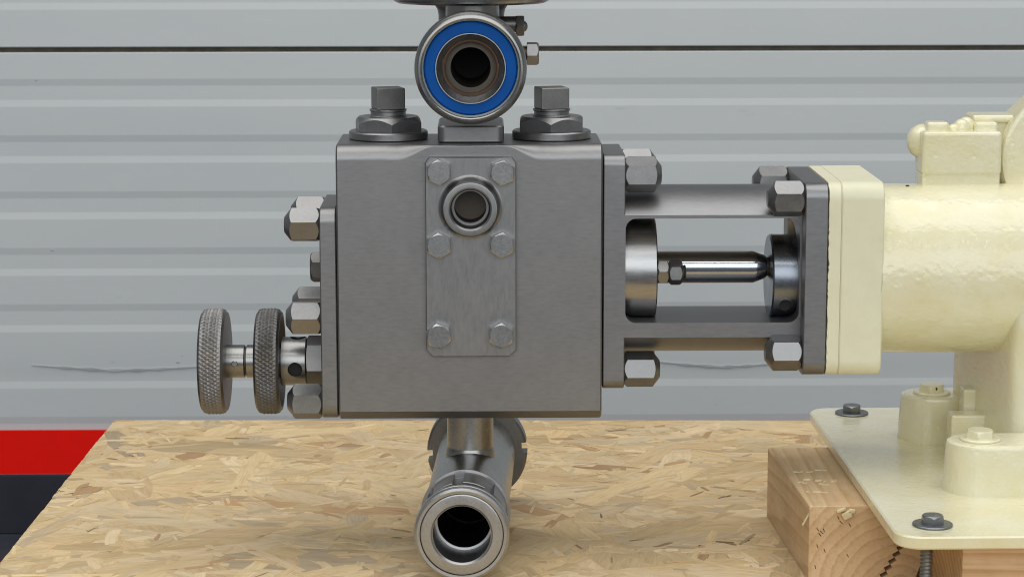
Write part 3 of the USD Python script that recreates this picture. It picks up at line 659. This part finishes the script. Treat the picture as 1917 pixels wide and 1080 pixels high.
# base plate, pedestal, bosses
ZP = on(1700, 1004, 0)[2]*0 + ZB + 165.0
pbl, pfl = on(1510, 764, ZP), on(1684, 1010, ZP)
PX0 = (pbl[0]+pfl[0])/2; PY1 = pbl[1]; PY0 = on(1800, 1006, ZP)[1]
PT = 23.0
PX1 = PX0+1000
def turn(m, deg, piv):
    v, f = tri(m); a = math.radians(deg); d = v[:, :2]-np.array(piv[:2])
    return np.c_[piv[0]+d[:, 0]*math.cos(a)-d[:, 1]*math.sin(a), piv[1]+d[:, 0]*math.sin(a)+d[:, 1]*math.cos(a), v[:, 2]], f
PX0 = pfl[0]; PDEG = math.degrees(math.atan2(pfl[0]-pbl[0], pbl[1]-pfl[1]))
pl_ = part(pump, 'base_plate', turn(prism(rrect(PX1-PX0, PY1-PY0, 46, 8), ZP-PT, ZP, 3, 'z', ((PX0+PX1)/2, (PY0+PY1)/2, 0)), PDEG, (PX0, PY0)), 'cream_paint', smooth=40)
# pedestal: slanting left wall, flared foot
def ped(z, g):
    fx0, fy0 = at(1896, 760, -34)[0], -34.0; bx_, by_ = at(1776, 700, 310)[0], 310.0
    poly = Polygon([(fx0, fy0), (bx_, by_), (bx_+420, by_), (fx0+380, fy0)]).buffer(-26).buffer(26+g, quad_segs=8)
    c = np.array(poly.exterior.coords)[:-1]
    L = Polygon(c).exterior; return np.array([(*L.interpolate(t, normalized=True).coords[0], z) for t in np.linspace(0, 1, 120, endpoint=False)])
lv = [(ZP+.0, 34), (ZP+8, 20), (ZP+20, 10), (ZP+40, 4), (ZP+90, 0), (zh-180, 0), (zh-110, 0), (zh-40, -1), (zh, -3)]
RG = [ped(z, g) for z, g in lv]; n = len(RG[0]); V = np.vstack(RG); Fc = []
for a in range(len(RG)-1):
    for i in range(n):
        p, q = a*n+i, a*n+(i+1) % n; Fc += [(p, q, q+n), (p, q+n, p+n)]
pm = trimesh.Trimesh(V, np.array(Fc), process=False); pm.fix_normals()
part(pl_, 'pedestal', pm, 'cream_paint', smooth=50)
def boss(px, pyf, pyt, r, name='boss'):
    """U shaped foot with a painted-over nut; px, pyf: left end and front foot in the photo"""
    f = on(px+r*.9, pyf, ZP); yc = f[1]+r; X0 = at(px, pyf, yc)[0]; h = at(px+r, pyt, yc-r)[2]-ZP
    xx = X0+r
    a = [(xx+r*math.cos(t), yc+r*math.sin(t)) for t in np.linspace(math.pi/2, 3*math.pi/2, 25)]+[(xx+190, yc-r), (xx+190, yc+r)]
    a = np.array(a); lay = [(4, ZP), (1.5, ZP+3), (.5, ZP+9), (-1, ZP+h-8), (-3, ZP+h-2.5), (-8, ZP+h)]
    pts = []
    for g, z in lay:
        c = np.array(Polygon(a).buffer(g, join_style=1).exterior.coords); pts.append(np.c_[c, np.full(len(c), z)])
    b = part(pl_, 'foot_boss', hull(np.vstack(pts)), 'cream_paint', smooth=40)
    part(b, 'painted_nut', place(hexa(r*.78, 20, base_ch=.01, top_ch=.16), 'z', (xx+3, yc, ZP+h-1), spin=12), 'cream_paint', smooth=40)
    part(b, 'painted_washer', place(cyl(r*.62, 0, 6, 48, 2), 'z', (xx+3, yc, ZP+h-1)), 'cream_paint', smooth=40)
    return xx, yc, h
b1 = boss(1767, 931, 838, 60)
b2 = boss(1683, 832, 748, 60)
# small web between the bosses
x0, z0 = XZ(1776, 835, 120); x1, z1 = XZ(1812, 775, 120)
part(pl_, 'rib', rbox(x0, x1+60, 105, 150, ZP, z1, 5), 'cream_paint', smooth=40)
part(pl_, 'rib', rbox(x1-2, x1+80, 160, 200, ZP, z1+40, 5), 'cream_paint', smooth=40)
# chipped paint
for px, py, Y, a, b in ((1753, 729, 225, 2, 3), (1699, 349, 60, 4, 1.6)):
    p = at(px, py, Y); g = trimesh.creation.icosphere(2, 1.0); g.vertices *= (a, 2.5, b); g.apply_translation(p)
    part(pl_, 'paint_chip', (g.vertices, g.faces), 'paint_chip', smooth=60)
# hold-down bolts with washers
for px, py, s, sp in ((1594, 775, 1.0, 20), (1745, 984, 1.0, 26)):
    c = on(px, py, ZP)
    part(pl_, 'washer', place(ring(35*s, 12, 0, 4, 64, 1), 'z', (c[0], c[1], ZP+.3)), 'galvanised')
    part(pl_, 'hold_down_bolt', place(hexa(36*s, 15, base_ch=.02, top_ch=.12), 'z', (c[0], c[1], ZP+4.2), spin=sp), 'galvanised', smooth=22)
    L = ZP-PT-ZB
    thr = [(0, 0)]+[(11.5-(i % 2)*2.0, 1+i*3.4) for i in range(int(L/3.4))]+[(0, L)]
    part(pl_, 'bolt_shank', place(rev(thr, 32), 'z', (c[0]-9, c[1], ZB+.5)), 'galvanised', smooth=15)

# ------------------------------------------------------------------ timbers under the base plate
ZT = ZP-PT-.6
c = on(1515, 948, ZT); c2 = on(1437, 839, ZT)
TX0 = c[0]; TY0, TY1 = c[1], c2[1]; TDEG = math.degrees(math.atan2(c[0]-c2[0], c2[1]-c[1])); TP = (TX0, TY0)
TX1 = TX0+235
timber_mat('timber_ends', ((TX0+170)*U, 0, (ZB-30)*U), 'y', (.72, .53, .32), (.60, .41, .23), 300)
timber_mat('timber_long', (0, (TY0+60)*U, (ZB-260)*U), 'x', (.68, .48, .29), (.52, .32, .16), 300)
tb = thing('timber_block', 'square timber block with ringed end grain facing front, under the base plate left corner', 'timber', (TX0+110, (TY0+TY1)/2, ZB))
H = ZT-ZB
poly = [(TX0, ZB+.5), (TX0, ZT-1.5), (TX0+1.5, ZT), (TX1-4, ZT), (TX1, ZT-4), (TX1, ZT-30), (TX1-12, ZT-80), (TX1-34, ZB+.5)]
v, f = tri(prism(poly, TY0, TY1, 1.5, 'z')); blk = man((np.c_[v[:, 0], v[:, 2], v[:, 1]], f[:, ::-1]))
# row of sharp dark notches down the right of the end face
for i in range(5):
    x, z = XZ(1687-8*i, 1027+12.6*i, TY0)
    blk = blk - man(place(place(rbox(-7, 7, -4, 4, -16, 30, .5), 'z', spin=-28), 'y', (x, TY0, z), spin=90))
for i in range(11):
    x, z = XZ(rng.uniform(1524, 1610), rng.uniform(966, 1075), TY0)
    blk = blk - man(place(place(rbox(-4, 4, -.8, .8, -8, 8, .2, 1), 'z', spin=rng.normal(62, 12)), 'y', (x, TY0, z), spin=90))
part(tb, 'block', turn(blk, TDEG, TP), 'timber_ends', smooth=20)
# torn fibres and a splinter on the top and front edge
for i in range(46):
    px = rng.choice([rng.uniform(1490, 1570), rng.uniform(1500, 1545)]); py = rng.choice([rng.normal(882, 3), rng.normal(902, 3), rng.normal(922, 2.5), rng.normal(947, 2)])
    p = on(px, py, ZT); 
    if not (TX0+6 < p[0] < TX1-10 and TY0+2 < p[1] < TY1-5): continue
    a, b, hh = rng.uniform(3, 11), rng.uniform(1.5, 4), rng.uniform(1, 3)
    if i < 24: part(tb, 'torn_fibre', place(rbox(-a, a, -b, b, -1, hh, .6, 1), 'z', p, spin=rng.normal(0, 18)), 'pale_fibre', smooth=40)
for px, py, a, b in ((1585, 964, 9, 7), (1574, 955, 9, 3), (1594, 957, 6, 4)):
    p = at(px, py, TY0)
    part(tb, 'torn_fibre', place(place(rbox(-a, a, -b, b, -5, 3, 1.5, 1), 'z', spin=rng.uniform(-35, 35)), 'y', p, spin=90+rng.normal(0, 12)), 'pale_fibre', smooth=40)
p = at(1504, 962, TY0+20)
v, f = tri(rbox(-18, 18, -1.5, 1.5, -1.5, 1.5, .5, 1)); ang = math.radians(62)
v = v @ np.array([[math.cos(ang), 0, math.sin(ang)], [0, 1, 0], [-math.sin(ang), 0, math.cos(ang)]]) + np.array([TX0-3, TY0+8, ZT-22])
part(tb, 'splinter', (v, f), 'pale_fibre', smooth=False)
t2 = thing('timber_block', 'straight grained timber lying lengthways under the front edge of the cream base plate', 'timber', (at(1900, 1050, -200)[0], -60, ZB))
x0 = at(1800, 1050, PY0+28)[0]
part(t2, 'block', rbox(x0, x0+800, PY0+24, PY0+620, ZB+.5, ZT, 2.5), 'timber_long', smooth=40)
